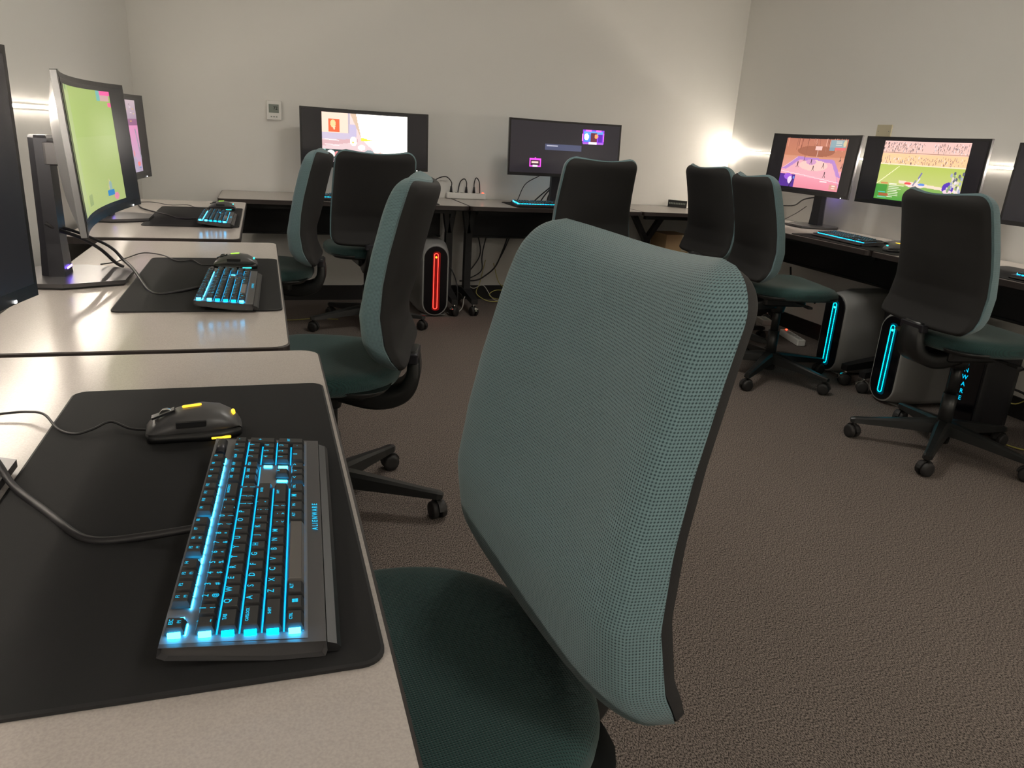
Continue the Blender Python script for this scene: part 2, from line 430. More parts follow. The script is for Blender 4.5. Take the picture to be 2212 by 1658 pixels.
def make_chair():
    t = empty('office_chair', (0, 0, 0))
    seat_mb().build('seat', 'seat', t)
    # seat pan
    m = MB(); rr = [list(reversed([Vector((x, y+.02, z)) for x, y in rrect(w, d, .09, 5)])) for w, d, z in ((.46, .44, .482), (.43, .41, .463), (.30, .30, .447))]
    m.loft(rr, 0, True, True); m.build('seat_pan', 'chairpl', t)
    bc = back_piece(.004, .070, .003, 6.0, low=-.010).build('backrest_cushion', 'teal', t)
    # shell: slightly smaller, set behind
    sh = back_piece(-.003, .004, .031, 8, low=-.018); sh.xf(Matrix.Translation((0, -.004, 0))).build('backrest_shell', 'shell', t)
    # mechanism and J bracket
    m = MB(); m.rbox((0, .0, .432), (.15, .24, .055), .02); m.cyl((0, 0, .36), (0, 0, .42), .032, .045)
    m.build('tilt_mechanism', 'chairpl', t)
    path = spline([(0, -.04, .428), (0, -.12, .408), (0, -.18, .408), (0, -.228, .428), (0, -.252, .468), (0, -.256, .515), (0, -.250, .560)], 5)
    m = MB(); rings = []
    for i, p in enumerate(path):
        tg = (path[min(i+1, len(path)-1)]-path[max(i-1, 0)]).normalized(); nrm = Vector((0, -tg.z, tg.y))
        k = i/(len(path)-1); w = .11+.03*math.sin(PI*k)-.02*k; th = .036*(1-.60*k)
        rings.append([p+Vector((x*w/2, 0, 0))+nrm*y*th for x, y in ((-1, -.6), (-.9, -1), (.9, -1), (1, -.6), (1, .6), (.9, 1), (-.9, 1), (-1, .6))])
    m.loft(rings, 0, True, True); m.build('back_bracket', 'chairpl', t)
    MB().rbox((0, -.255, .540), (.13, .030, .03), .006).build('bracket_plate', 'standdk', t)
    lv = MB(); lv.cyl((.05, .03, .440), (.20, .05, .436), .006, n=8); lv.box((.215, .052, .435), (.05, .025, .010)); lv.build('height_lever', 'chairpl', t)
    c = MB(); c.cyl((0, 0, .11), (0, 0, .26), .029); c.cyl((0, 0, .25), (0, 0, .405), .021); c.cyl((0, 0, .045), (0, 0, .12), .036, .04); c.build('gas_column', 'chairpl', t)
    for k in range(5):
        a = PI/2+k*2*PI/5
        R = Matrix.Rotation(a, 4, 'Z')
        m = MB(); rings = []
        for q, z, w, h in ((.02, .112, .036, .030), (.08, .108, .030, .026), (.18, .098, .024, .021), (.29, .086, .019, .015), (.345, .082, .019, .012), (.362, .080, .013, .009)):
            rings.append([Vector((q, x*w, z+y*h)) for x, y in ((-1, -.9), (1, -.9), (.85, .6), (.45, 1), (-.45, 1), (-.85, .6))])
        m.loft(rings, 0, True); m.cyl((.345, 0, .058), (.345, 0, .08), .010, n=10); m.xf(R); arm = m.build('base_arm', 'chairpl', t)
        caster_mb(.029).build('caster', 'rubber', arm, loc=(.345*math.cos(a), .345*math.sin(a), 0), rot=(0, 0, a+random.uniform(.5, 2.6)))
    return t
chairs = [
 # x, y, yaw(deg), height offset, turn of the star base, label
 (.166, .797, 96, 0, 20, 'nearest teal office chair, large in the foreground beside the near desk'),
 (.172, 2.265, 75, -.012, 28, 'second chair along the left desks, seen side on with its grey shell towards the room'),
 (.004, 3.850, 82, -.003, 10, 'third chair along the left desks, farthest on that side, seen from the side'),
 (.582, 4.640, 5, -.013, 30, 'dark backed chair facing the bright white screen at the back wall'),
 (1.809, 4.320, 3.9, .022, 15, 'dark backed chair facing the dark monitor with small pink pictures'),
 (2.741, 4.054, -89, .016, 7, 'dark backed chair in the far right corner, left of the two overlapping ones'),
 (2.615, 3.372, -101, .002, 12, 'right one of two overlapping chairs, green seat towards the pink screen'),
 (2.722, 2.302, -96, .010, 6, 'large dark backed chair at the right wall desk, nearest on the right side')]
base_chair = make_chair()
LOW = ('base_arm', 'gas_column')
for i, (x, y, a, dz, turn, lab) in enumerate(chairs):
    o = base_chair if i == 0 else copy_tree(base_chair)
    place(o, (x, y, 0), math.radians(a)); tag(o, lab, 'office chair', 'teal office chairs with charcoal backs')
    prev = math.radians(chairs[0][4]) if i else 0; dr = math.radians(turn)-prev
    for ch in o.children:
        if not ch.name.startswith(LOW): ch.location.z = dz
        else:
            ch.location = Matrix.Rotation(dr, 3, 'Z') @ ch.location; ch.rotation_euler.z += dr

# ------------------------------------------------------------------ screen pictures (what the displays show)
class Pic:
    def __init__(s, w=192, h=84, bg=(.006, .005, .006)): s.w, s.h = w, h; s.a = np.zeros((h, w, 3)); s.a[:] = bg; s.Y, s.X = np.mgrid[0:h, 0:w]; s.X = (s.X+.5)/w; s.Y = (s.Y+.5)/h
    def put(s, mk, c, al=1.0): s.a[mk] = s.a[mk]*(1-al)+np.array(c)*al; return s
    def rect(s, x0, y0, x1, y1, c, al=1.0): return s.put((s.X >= x0) & (s.X <= x1) & (s.Y >= y0) & (s.Y <= y1), c, al)
    def ell(s, x, y, rx, ry, c, al=1.0): return s.put(((s.X-x)/rx)**2+((s.Y-y)/ry)**2 <= 1, c, al)
    def tri(s, pts, c, al=1.0):
        mk = np.ones_like(s.X, bool); n = len(pts)
        ar = sum(pts[i][0]*pts[(i+1) % n][1]-pts[(i+1) % n][0]*pts[i][1] for i in range(n))
        for i in range(n):
            (x0, y0), (x1, y1) = pts[i], pts[(i+1) % n]
            mk &= (((x1-x0)*(s.Y-y0)-(y1-y0)*(s.X-x0))*(1 if ar > 0 else -1)) >= 0
        return s.put(mk, c, al)
    def line(s, x0, y0, x1, y1, w, c, al=1.0):
        asp = s.w/s.h; dx, dy = (x1-x0)*asp, y1-y0; ln = math.hypot(dx, dy)
        px, py = (s.X-x0)*asp, s.Y-y0; t = (px*dx+py*dy)/ln**2; d = abs(px*dy-py*dx)/ln
        return s.put((d < w) & (t >= 0) & (t <= 1), c, al)
    def grad(s, x0, y0, x1, y1, c0, c1):
        mk = (s.X >= x0) & (s.X <= x1) & (s.Y >= y0) & (s.Y <= y1); t = ((s.Y-y0)/(y1-y0))[mk][:, None]
        s.a[mk] = np.array(c0)*(1-t)+np.array(c1)*t; return s
def rnd(*a): return random.uniform(*a)
def pic_bright():       # washed out scene: pale street, white right half
    p = Pic(); x0, x1 = .155, .845; f = lambda u: x0+(x1-x0)*u
    p.grad(x0, .04, x1, .95, (1.0, .80, .76), (.85, .62, .66))
    p.rect(f(0), .04, f(.30), .42, (1.1, .82, .66)); p.rect(f(.30), .04, f(.33), .42, (.62, .52, .60))
    p.rect(f(0), .40, f(.38), .52, (.70, .60, .76)); p.rect(f(.32), .24, f(.40), .46, (.66, .58, .80))
    p.tri([(f(0), .55), (f(.42), .50), (f(.42), .56), (f(0), .66)], (.80, .50, .52))
    p.tri([(f(.33), .04), (f(.42), .04), (f(.54), .44), (f(.46), .50)], (.80, .58, .42))
    p.tri([(f(.40), .04), (f(1), .04), (f(1), .95), (f(.78), .95), (f(.46), .50)], (2.2, 2.1, 1.9))
    p.tri([(f(.62), .66), (f(.86), .92), (f(.56), .95)], (1.1, .68, .60))
    p.rect(f(.075), .16, f(.205), .39, (1.1, .16, .06)); p.ell(f(.13), .24, .022, .07, (1.3, .75, .35)); p.tri([(f(.12), .28), (f(.16), .28), (f(.145), .37)], (1.2, .8, .5))
    p.ell(f(.365), .55, .028, .085, (1.7, 1.6, 1.4)); p.ell(f(.36), .57, .006, .02, (.9, .7, .1))
    p.tri([(f(.455), .47), (f(.60), .52), (f(.455), .54)], (1.3, .95, .08))
    p.ell(f(.55), .80, .045, .10, (.32, .40, .42)); p.ell(f(.46), .66, .03, .05, (1.6, 1.5, 1.4)); p.ell(f(.64), .70, .03, .05, (1.6, 1.5, 1.4))
    for yy in (.53, .62): p.line(f(.03), yy, f(.2), yy+.02, .006, (1.3, 1.1, 1.1))
    p.rect(f(0), .72, f(.25), .90, (.03, .06, .06)); p.rect(f(0), .72, f(.04), .90, (.35, .75, .65)); p.ell(f(.10), .80, .035, .07, (1.3, 1.3, 1.2)); p.ell(f(.17), .82, .018, .07, (.9, .3, .3))
    p.rect(f(.08), .88, f(.26), .95, (1.2, .9, 1.0)); return p
def pic_dark():
    p = Pic(bg=(.020, .017, .022)); p.rect(.33, .42, .665, .53, (.075, .085, .16)); p.rect(.345, .44, .45, .462, (.5, .5, .6))
    p.rect(.67, .10, .865, .37, (.35, .05, .9)); p.rect(.68, .12, .855, .18, (.15, .45, 1.2)); p.rect(.70, .10, .75, .13, (1.1, .2, 1.0)); p.rect(.79, .10, .84, .13, (1.1, .2, 1.0))
    p.rect(.68, .18, .745, .33, (.1, .3, 1.1)); p.ell(.707, .235, .022, .065, (1.3, 1.5, 1.6)); p.rect(.745, .16, .80, .34, (.16, .03, .05)); p.ell(.795, .22, .016, .045, (1.6, .45, .15))
    p.rect(.81, .18, .85, .33, (.12, .02, .5)); p.rect(.668, .18, .676, .32, (1.3, .3, 1.3)); p.rect(.858, .16, .866, .32, (1.3, .3, 1.3)); p.rect(.675, .345, .86, .375, (.5, .15, .8)); p.rect(.73, .335, .80, .375, (1.6, 1.2, 1.6))
    p.rect(.19, .72, .295, .88, (1.1, .10, 1.0)); p.rect(.20, .745, .285, .86, (.06, .02, .05)); p.tri([(.225, .73), (.26, .73), (.243, .69)], (1.0, .08, .9))
    p.rect(.21, .775, .27, .81, (1.3, .8, .7)); p.rect(.22, .85, .265, .885, (1.4, 1.0, 1.3)); return p
def pic_pink():
    p = Pic(); x0, x1 = .14, .86; f = lambda u: x0+(x1-x0)*u
    p.grad(x0, .03, x1, .36, (.55, .20, .13), (.62, .24, .14)); p.grad(x0, .36, x1, .60, (.72, .32, .20), (.85, .36, .30)); p.grad(x0, .60, x1, .95, (.98, .42, .52), (.88, .28, .36))
    for k in range(26):
        u = rnd(0, 1); p.line(f(u), .03, f(u+rnd(-.03, .03)), rnd(.12, .30), rnd(.004, .014), random.choice([(.25, .07, .05), (.85, .45, .35), (.35, .12, .08), (.75, .30, .2)]), .8)
    p.ell(f(.5), .26, .22, .10, (.36, .12, .07), .8); p.rect(f(.47), .17, f(.58), .24, (.95, .6, .55)); p.line(f(.52), .24, f(.52), .36, .004, (.9, .6, .5))
    p.tri([(f(.22), .37), (f(.83), .40), (f(1.0), .70), (f(0), .62)], (.52, .26, .62)); p.tri([(f(.26), .43), (f(.80), .46), (f(.98), .80), (f(0), .70)], (.92, .46, .52))
    p.ell(f(.5), .52, .17, .10, (1.0, .62, .56)); p.ell(f(.45), .46, .06, .05, (.72, .36, .60))
    p.line(f(0), .66, f(1), .80, .006, (1.1, .75, .80)); p.line(f(.82), .42, f(1), .88, .006, (.55, .28, .66)); p.line(f(.22), .38, f(.02), .60, .006, (.95, .6, .7))
    for u, v in ((.50, .52), (.66, .46), (.24, .47), (.71, .62), (.33, .36), (.45, .40), (.93, .33), (.98, .45)):
        p.line(f(u), v, f(u), v+.07, .008, (.07, .03, .04)); p.line(f(u-.02), v+.10, f(u), v+.06, .005, (.1, .05, .05)); p.line(f(u+.02), v+.10, f(u), v+.06, .005, (.1, .05, .05))
    p.rect(f(.70), .05, f(.98), .18, (.30, .42, .46)); p.rect(f(.80), .18, f(.97), .23, (.85, .18, .18)); p.rect(f(.70), .18, f(.79), .24, (.25, .35, .42)); p.ell(f(.95), .11, .02, .06, (.75, .6, .35))
    for k in range(3): p.rect(f(.80), .07+.03*k, f(.90), .082+.03*k, (.75, .7, .6))
    p.rect(f(0), .72, f(.24), .95, (.10, .03, .30)); p.ell(f(.13), .76, .045, .06, (.38, .12, .75)); p.ell(f(.165), .82, .024, .07, (.95, .70, .95)); p.rect(f(.21), .75, f(.235), .80, (.15, .35, .8)); p.line(f(.17), .95, f(.21), .80, .012, (.05, .02, .1))
    p.rect(f(.84), .83, f(.98), .93, (.75, .34, .28)); p.rect(f(.88), .85, f(.94), .87, (1, .8, .7)); p.rect(f(.88), .89, f(.94), .91, (1, .8, .7)); p.rect(f(.66), .79, f(.78), .81, (1.1, .8, .8)); return p
def pic_field():
    p = Pic(w=256, h=112); x0, x1 = .14, .86; f = lambda u: x0+(x1-x0)*u
    p.grad(x0, .03, x1, .22, (.95, .60, .55), (.95, .62, .52)); p.rect(x0, .22, x1, .40, (1.1, .66, .36)); p.grad(x0, .40, x1, .72, (.52, .62, .12), (.62, .66, .22)); p.grad(x0, .72, x1, .96, (.30, .50, .12), (.10, .38, .06))
    for k in range(420):
        u, v = rnd(0, .98), random.choice([rnd(.04, .18), rnd(.04, .18), rnd(.25, .37)])
        if .47 < u < .56 and v < .2: continue
        c = random.choice([(.12, .10, .12), (.35, .26, .28), (.9, .8, .8), (.45, .25, .2), (.2, .12, .1)])
        p.line(f(u), v, f(u), v+rnd(.01, .045), .004, c)
    p.rect(x0, .205, x1, .215, (.5, .25, .15)); p.rect(x0, .385, x1, .405, (1.1, .85, .6))
    p.line(f(0), .72, f(.22), .42, .006, (1.1, 1.0, .6)); p.line(f(.25), .66, f(1), .74, .022, (1.1, .78, .62)); p.ell(f(.45), .70, .08, .04, (1.2, .8, .75)); p.ell(f(.36), .68, .03, .02, (.9, .1, .1)); p.ell(f(.52), .68, .03, .02, (.15, .3, .8))
    for u, v, c in ((.50, .50, (.25, .22, .45)), (.49, .58, (.85, .8, .8)), (.45, .62, (.3, .3, .4))): p.line(f(u), v, f(u-.03), v+.09, .014, c)
    p.ell(f(.84), .70, .05, .09, (.12, .05, .50)); p.ell(f(.84), .75, .04, .03, (.95, .7, .8)); 
    for k in range(36): p.ell(f(rnd(.84, 1)*.99), rnd(.45, .80), .010, .03, random.choice([(.9, .8, .8), (.3, .4, .2), (.45, .45, .6), (.8, .7, .6), (.15, .15, .2)]))
    p.rect(f(.0), .72, f(.13), .93, (.08, .34, .05)); 
    for k in range(9):
        p.rect(f(.15), .70+.026*k, f(.15+rnd(.06, .22)), .710+.026*k, (.95, .95, .75))
    p.rect(f(.05), .69, f(.13), .71, (.7, .3, .1)); p.rect(f(.05), .87, f(.16), .91, (.45, .13, .05)); p.rect(f(.04), .84, f(.12), .855, (.1, .6, .5)); p.rect(f(.04), .92, f(.14), .935, (.2, .6, .4)); return p
def pic_green():
    p = Pic(); p.rect(.13, .03, .855, .97, (.34, .46, .12)); p.grad(.13, .40, .855, .97, (.36, .47, .14), (.42, .50, .18))
    p.rect(.13, .03, .25, .97, (.40, .46, .24), .6)
    p.rect(.70, .03, .74, .12, (.15, .45, .4)); p.rect(.74, .03, .855, .07, (.95, .10, .35)); p.rect(.74, .07, .84, .12, (.6, .35, .35)); p.rect(.82, .13, .855, .17, (.9, .12, .3))
    p.rect(.30, .83, .38, .92, (.28, .36, .14)); p.tri([(.66, .84), (.68, .76), (.71, .84)], (.62, .50, .30)); p.ell(.69, .83, .02, .05, (.28, .42, .38)); p.rect(.64, .86, .73, .90, (.03, .22, .50)); p.ell(.75, .92, .03, .03, (.75, .25, .35)); p.rect(.17, .03, .20, .07, (.15, .3, .1)); return p
def pic_mauve():
    p = Pic(); p.grad(.14, .03, .86, .30, (.55, .42, .46), (.36, .26, .36)); p.rect(.14, .27, .86, .36, (.28, .10, .22)); p.grad(.14, .36, .86, .97, (.72, .26, .48), (.46, .36, .50))
    for k in range(30):
        u = rnd(.14, .82); v = rnd(.05, .30); p.line(u, v, u+.04, v+rnd(-.02, .04), .005, random.choice([(.65, .5, .25), (.25, .15, .2), (.7, .6, .65), (.75, .45, .1)]))
    p.tri([(.14, .97), (.5, .38), (.86, .97)], (.40, .34, .46), .8); p.line(.80, .40, .86, .80, .02, (.30, .28, .36)); p.ell(.80, .86, .03, .03, (.85, .2, .2)); p.rect(.79, .90, .84, .92, (.1, .2, .5)); p.ell(.72, .72, .02, .04, (.7, .25, .3)); return p
def pic_off():
    p = Pic(bg=(.012, .011, .013)); p.rect(.16, .62, .175, .65, (.8, .8, .8)); return p

scr_i = [0]
def screen_mesh(pic, W, H, curve):
    h, w = pic.h, pic.w; vs = []; fs = []; cols = []
    for j in range(h+1):
        for i in range(w+1):
            x = (i/w-.5)*W; vs.append((x, curve(x), (.5-j/h)*H))
    for j in range(h):
        for i in range(w): a = j*(w+1)+i; fs.append((a, a+w+1, a+w+2, a+1)); cols.append(pic.a[j, i])
    scr_i[0] += 1
    me = bpy.data.meshes.new('screen'); me.from_pydata(vs, [], fs)
    at = me.color_attributes.new('picture', 'FLOAT_COLOR', 'CORNER')
    arr = np.ones((len(fs)*4, 4), np.float32); arr[:, :3] = np.repeat(np.array(cols), 4, axis=0)
    at.data.foreach_set('color', arr.ravel()); me.update()
    for p_ in me.polygons: p_.use_smooth = True
    return me
def screen_mat():
    m = bpy.data.materials.new('lit_display'); m.use_nodes = True; b = bsdf(m)
    at = N(m, 'ShaderNodeAttribute', attribute_name='picture')
    b.inputs['Base Color'].default_value = (.006, .006, .007, 1); b.inputs['Roughness'].default_value = .27
    b.inputs['Emission Strength'].default_value = SCREEN_GAIN*.70; L(m, at.outputs['Color'], b.inputs['Emission Color']); return m
M['screen'] = screen_mat()

# ------------------------------------------------------------------ monitor (local: screen faces -y, width x)
MW, MH = .815, .362
def mcurve(x, sag=.042): return sag*(1-(x/(MW/2))**2)
def make_monitor(name, loc, a, zc, tilt, pic, lab, stand=True, glow=None, dx=0.0):
    t = tag(empty(name, (loc[0], loc[1], DT+.0015), a), lab, 'monitor', 'curved wide monitors on the desks')
    z0 = zc-DT-.0015
    P = dict(loc=(0, 0, z0), rot=(-tilt, 0, 0))
    # bezel: front plate + edge
    m = MB(); nx = 28; cs = []
    for i in range(nx+1):
        x = (i/nx-.5)*MW; y = mcurve(x)
        cs.append([Vector((x, y, -MH/2)), Vector((x, y, MH/2)), Vector((x, y+.016, MH/2)), Vector((x, y+.016, -MH/2))])
    m.loft(cs, 0, True, False); bz = m.build('bezel', 'bezel', t, **P)
    # back cover
    m = MB(); g = []; nz = 14
    for j in range(nz+1):
        row = []
        for i in range(nx+1):
            u = i/nx*2-1; v = j/nz*2-1
            row.append(Vector((u*(MW/2-.002), mcurve(u*MW/2)+.016+.040*(max(0, 1-abs(u)**2.6))*(max(0, 1-abs(v)**3.5)), v*(MH/2-.002))))
        g.append(row)
    vs = [p for r in g for p in r]; W1 = nx+1
    m.add(vs, [(j*W1+i, j*W1+W1+i, j*W1+W1+i+1, j*W1+i+1) for j in range(nz) for i in range(nx)], 0, None, True)
    for q in (-1, 1): m.box((q*(MW/2+.0008), .009, 0), (.0016, .013, MH-.004))
    m.build('back_cover', 'silver', t, **P)
    # screen
    SW, SH = MW-.022, MH-.032
    me = screen_mesh(pic, SW, SH, lambda x: mcurve(x)-.0012); me.materials.append(M['screen'])
    so = bpy.data.objects.new('screen', me); C.objects.link(so); so.parent = t
    zz = .004
    so.location = (0, zz*math.sin(tilt), z0+zz*math.cos(tilt)); so.rotation_euler = (-tilt, 0, 0)
    MB().box((MW/2-.07, mcurve(MW/2-.07)-.001, -MH/2+.004), (.006, .002, .004)).build('power_light', 'dot', bz)
    if stand:
        yp = .042+.016+.04+.045
        b = MB(); pts = [(-.085, -.125), (.085, -.125), (.150, .010), (.135, .115), (.09, .150), (-.09, .150), (-.135, .115), (-.150, .010)]
        pts = [(x, y+yp-.055) for x, y in pts]
        b.poly(pts, .004, .014, 0); b.poly([(x*.97, (y-yp)*.97+yp) for x, y in pts], 0, .004, 1); b.build('stand_base', ['baseplate', 'black'], t, loc=(dx, 0, 0))
        c = MB(); c.loft([[Vector((x*w/2, yp+y*d/2, z)) for x, y in ((-1, -1), (1, -1), (1, .3), (.6, 1), (-.6, 1), (-1, .3))] for z, w, d in ((.012, .085, .060), (.10, .075, .052), (.365, .070, .046), (.372, .066, .042))], 0)
        c.build('stand_column', 'standdk', t, loc=(dx, 0, 0))
        if glow:
            gb = MB()
            if glow == 'violet' and loc[0] < 1: gb.box((0, yp-.0325, .034), (.050, .002, .005)).box((.030, yp+.0290, .060), (.004, .002, .05))
            else: gb.box((0, yp+.0310, .20), (.008, .002, .09))
            gb.build('stand_glow', glow, t, loc=(dx, 0, 0))  # blue bar on the back wall monitors is added to tint the wall
        MB().rbox((0, yp-.045, z0-.01), (.075, .075, .06), .01).rbox((-dx*.5, yp-.078, z0-.01), (.12+abs(dx), .02, .11), .01).build('mount_bracket', 'baseplate', t, loc=(dx, 0, 0))
    return t
make_monitor('curved_monitor', (-.349, .935), 1.56, 1.075, .00, pic_off(), 'nearest monitor, its dark screen cut off at the left edge of view')
make_monitor('curved_monitor', (-.398, 2.376), 1.566, 1.075, .066, pic_green(), 'second monitor on the left desks, showing a plain green picture', dx=-.07, glow='violet')
make_monitor('curved_monitor', (-.512, 3.706), 1.581, 1.074, .041, pic_mauve(), 'third monitor on the left, mostly hidden, showing a mauve picture', glow='violet')
make_monitor('curved_monitor', (.640, 5.170), 0, 1.101, .05, pic_bright(), 'back wall monitor with a blown out bright white picture', glow='bluefill')
make_monitor('curved_monitor', (1.959, 5.003), .026, 1.116, .054, pic_dark(), 'back wall monitor, nearly black with two small pink pictures', glow='bluefill')
make_monitor('curved_monitor', (3.260, 4.148), -1.567, 1.121, .064, pic_pink(), 'right wall monitor showing a pink and orange playing court', glow='violet')
make_monitor('curved_monitor', (3.266, 3.290), -1.58, 1.118, .02, pic_field(), 'right wall monitor showing a green field with a crowd', glow='violet')
make_monitor('curved_monitor', (3.266, 2.330), -1.57, 1.105, .03, pic_off(), 'dark right wall monitor cut off at the right edge of view')

# ------------------------------------------------------------------ mouse pads
def pad(x0, x1, y0, y1, lab, rz=0):
    w, d = x1-x0, y1-y0; m = MB(); pts = rrect(w, d, .022, 6); pi_ = rrect(w-.006, d-.006, .019, 6)
    m.loft([[Vector((a, b, 0)) for a, b in pts], [Vector((a, b, .003)) for a, b in pts], [Vector((a, b, .0042)) for a, b in pi_]], 1, cap=False)
    m.add([(a, b, .0042) for a, b in pi_], [list(range(len(pi_)))], 0); m.add([(a, b, 0) for a, b in pts], [list(reversed(range(len(pts))))], 1)
    o = m.build('mouse_pad', ['pad', 'padedge'], loc=((x0+x1)/2, (y0+y1)/2, DT+.0006), rot=(0, 0, rz))
    return tag(o, lab, 'mouse pad', 'large black mouse pads')
pad(-.306, .086, .545, 1.318, 'black cloth pad on the nearest desk, under the large keyboard')
pad(-.350, .035-.002, 1.898, 2.662, 'black cloth pad on the second left desk')
pad(-.492, -.107, 3.485, 4.255, 'black cloth pad on the third left desk')
pad(.28, 1.07, 4.84, 5.23, 'black cloth pad on the back desk under the bright white screen')
pad(1.585, 2.36, 4.825, 5.21, 'black cloth pad on the middle back desk under the dark monitor')
pad(2.912, 3.30, 2.955, 3.76, 'black cloth pad on the right wall desk below the green field picture')
pad(2.912, 3.30, 1.90, 2.66, 'black cloth pad on the right wall desk, cut off at the right edge')

# ------------------------------------------------------------------ keyboard (local: user at -y, width x)
KW, KD = .446, .152
def zd(y): return .0205+y*.075
U = .0187; V = .018; YR, YFR = .0650, -.070
def key_layout():
    ks = []   # (x_left_u, row_y, w_u, h_u, texts)
    rows_y = [.0526, .029, .011, -.007, -.025, -.043]
    r = [[], [], [], [], [], []]
    x = 0
    fn = [('ESC', 0), None, ('F1',), ('F2',), ('F3',), ('F4',), 'h', ('F5',), ('F6',), ('F7',), ('F8',), 'h', ('F9',), ('F10',), ('F11',), ('F12',)]
    for k in fn:
        if k is None: x += 1.0; continue
        if k == 'h': x += .5; continue
        r[0].append((x, 1, 1, (k[0], '(=)' if k[0] in ('ESC', 'F1', 'F3', 'F5', 'F6') else ''))); x += 1
    for i, s in enumerate(('PS', 'SL', 'PB')): r[0].append((15.25+i, 1, 1, (s, '')))
    r[0].append((18.5, 1, 1, ('o', '')))
    for i, (a, b) in enumerate(zip('`1234567890-=', '~!@#$%^&*()_+')): r[1].append((i, 1, 1, (a, b)))
    r[1].append((13, 2, 1, ('BACKSPACE', '')))
    for i, s in enumerate(('INS', 'HOM', 'PUP')): r[1].append((15.25+i, 1, 1, (s, '')))
    for i, s in enumerate(('NUM', '/', '*', '-')): r[1].append((18.5+i, 1, 1, (s, '')))
    r[2].append((0, 1.5, 1, ('TAB', '')))
    for i, s in enumerate('QWERTYUIOP'): r[2].append((1.5+i, 1, 1, (s, '')))
    for i, (a, b) in enumerate((('[', '{'), (']', '}'))): r[2].append((11.5+i, 1, 1, (a, b)))
    r[2].append((13.5, 1.5, 1, ('\\', '|')))
    for i, s in enumerate(('DEL', 'END', 'PDN')): r[2].append((15.25+i, 1, 1, (s, '')))
    for i, s in enumerate('789'): r[2].append((18.5+i, 1, 1, (s, '')))
    r[2].append((21.5, 1, 2, ('+', '')))
    r[3].append((0, 1.75, 1, ('CAPSLOCK', '')))
    for i, s in enumerate('ASDFGHJKL'): r[3].append((1.75+i, 1, 1, (s, '')))
    r[3].append((10.75, 1, 1, (';', ':'))); r[3].append((11.75, 1, 1, ("'", '"'))); r[3].append((12.75, 2.25, 1, ('ENTER', '')))
    for i, s in enumerate('456'): r[3].append((18.5+i, 1, 1, (s, '')))
    r[4].append((0, 2.25, 1, ('SHIFT', '')))
    for i, s in enumerate('ZXCVBNM'): r[4].append((2.25+i, 1, 1, (s, '')))
    for i, (a, b) in enumerate(((',', '<'), ('.', '>'), ('/', '?'))): r[4].append((9.25+i, 1, 1, (a, b)))
    r[4].append((12.25, 2.75, 1, ('SHIFT', ''))); r[4].append((16.25, 1, 1, ('^', '')))
    for i, s in enumerate('123'): r[4].append((18.5+i, 1, 1, (s, '')))
    r[4].append((21.5, 1, 2, ('ENT', '')))
    for xx, w, s in ((0, 1.25, 'CTRL'), (1.25, 1.25, 'WIN'), (2.5, 1.25, 'ALT'), (3.75, 6.25, 'SPACE'), (10, 1.25, 'ALT'), (11.25, 1.25, 'FN'), (12.5, 1.25, 'M'), (13.75, 1.25, 'CTRL')): r[5].append((xx, w, 1, (s, '')))
    for i, s in enumerate(('<', 'v', '>')): r[5].append((15.25+i, 1, 1, (s, '')))
    r[5].append((18.5, 2, 1, ('0', ''))); r[5].append((20.5, 1, 1, ('.', '')))
    out = []
    for ri in range(6):
        for (xu, w, h, tx) in r[ri]:
            cx = -22.5*U/2+(xu+w/2)*U; cy = rows_y[ri]-(h-1)*V/2
            out.append((cx, cy, w*U, h*V, tx, ri))
    return out, rows_y
_fc = {}
dg = None
def text_mesh(s, size, bold=0.0):
    """flat filled glyphs centred on the origin -> (verts, faces)"""
    k = (s, size, bold)
    if k in _fc: return _fc[k]
    cu = bpy.data.curves.new('t', 'FONT'); cu.body = s; cu.size = size; cu.align_x = 'CENTER'; cu.align_y = 'CENTER'; cu.resolution_u = 3; cu.offset = bold
    o = bpy.data.objects.new('t', cu); C.objects.link(o)
    bpy.context.view_layer.update(); d = bpy.context.evaluated_depsgraph_get()
    me = bpy.data.meshes.new_from_object(o.evaluated_get(d))
    r = ([tuple(v.co) for v in me.vertices], [tuple(p.vertices) for p in me.polygons])
    bpy.data.objects.remove(o); bpy.data.curves.remove(cu); bpy.data.meshes.remove(me); _fc[k] = r; return r
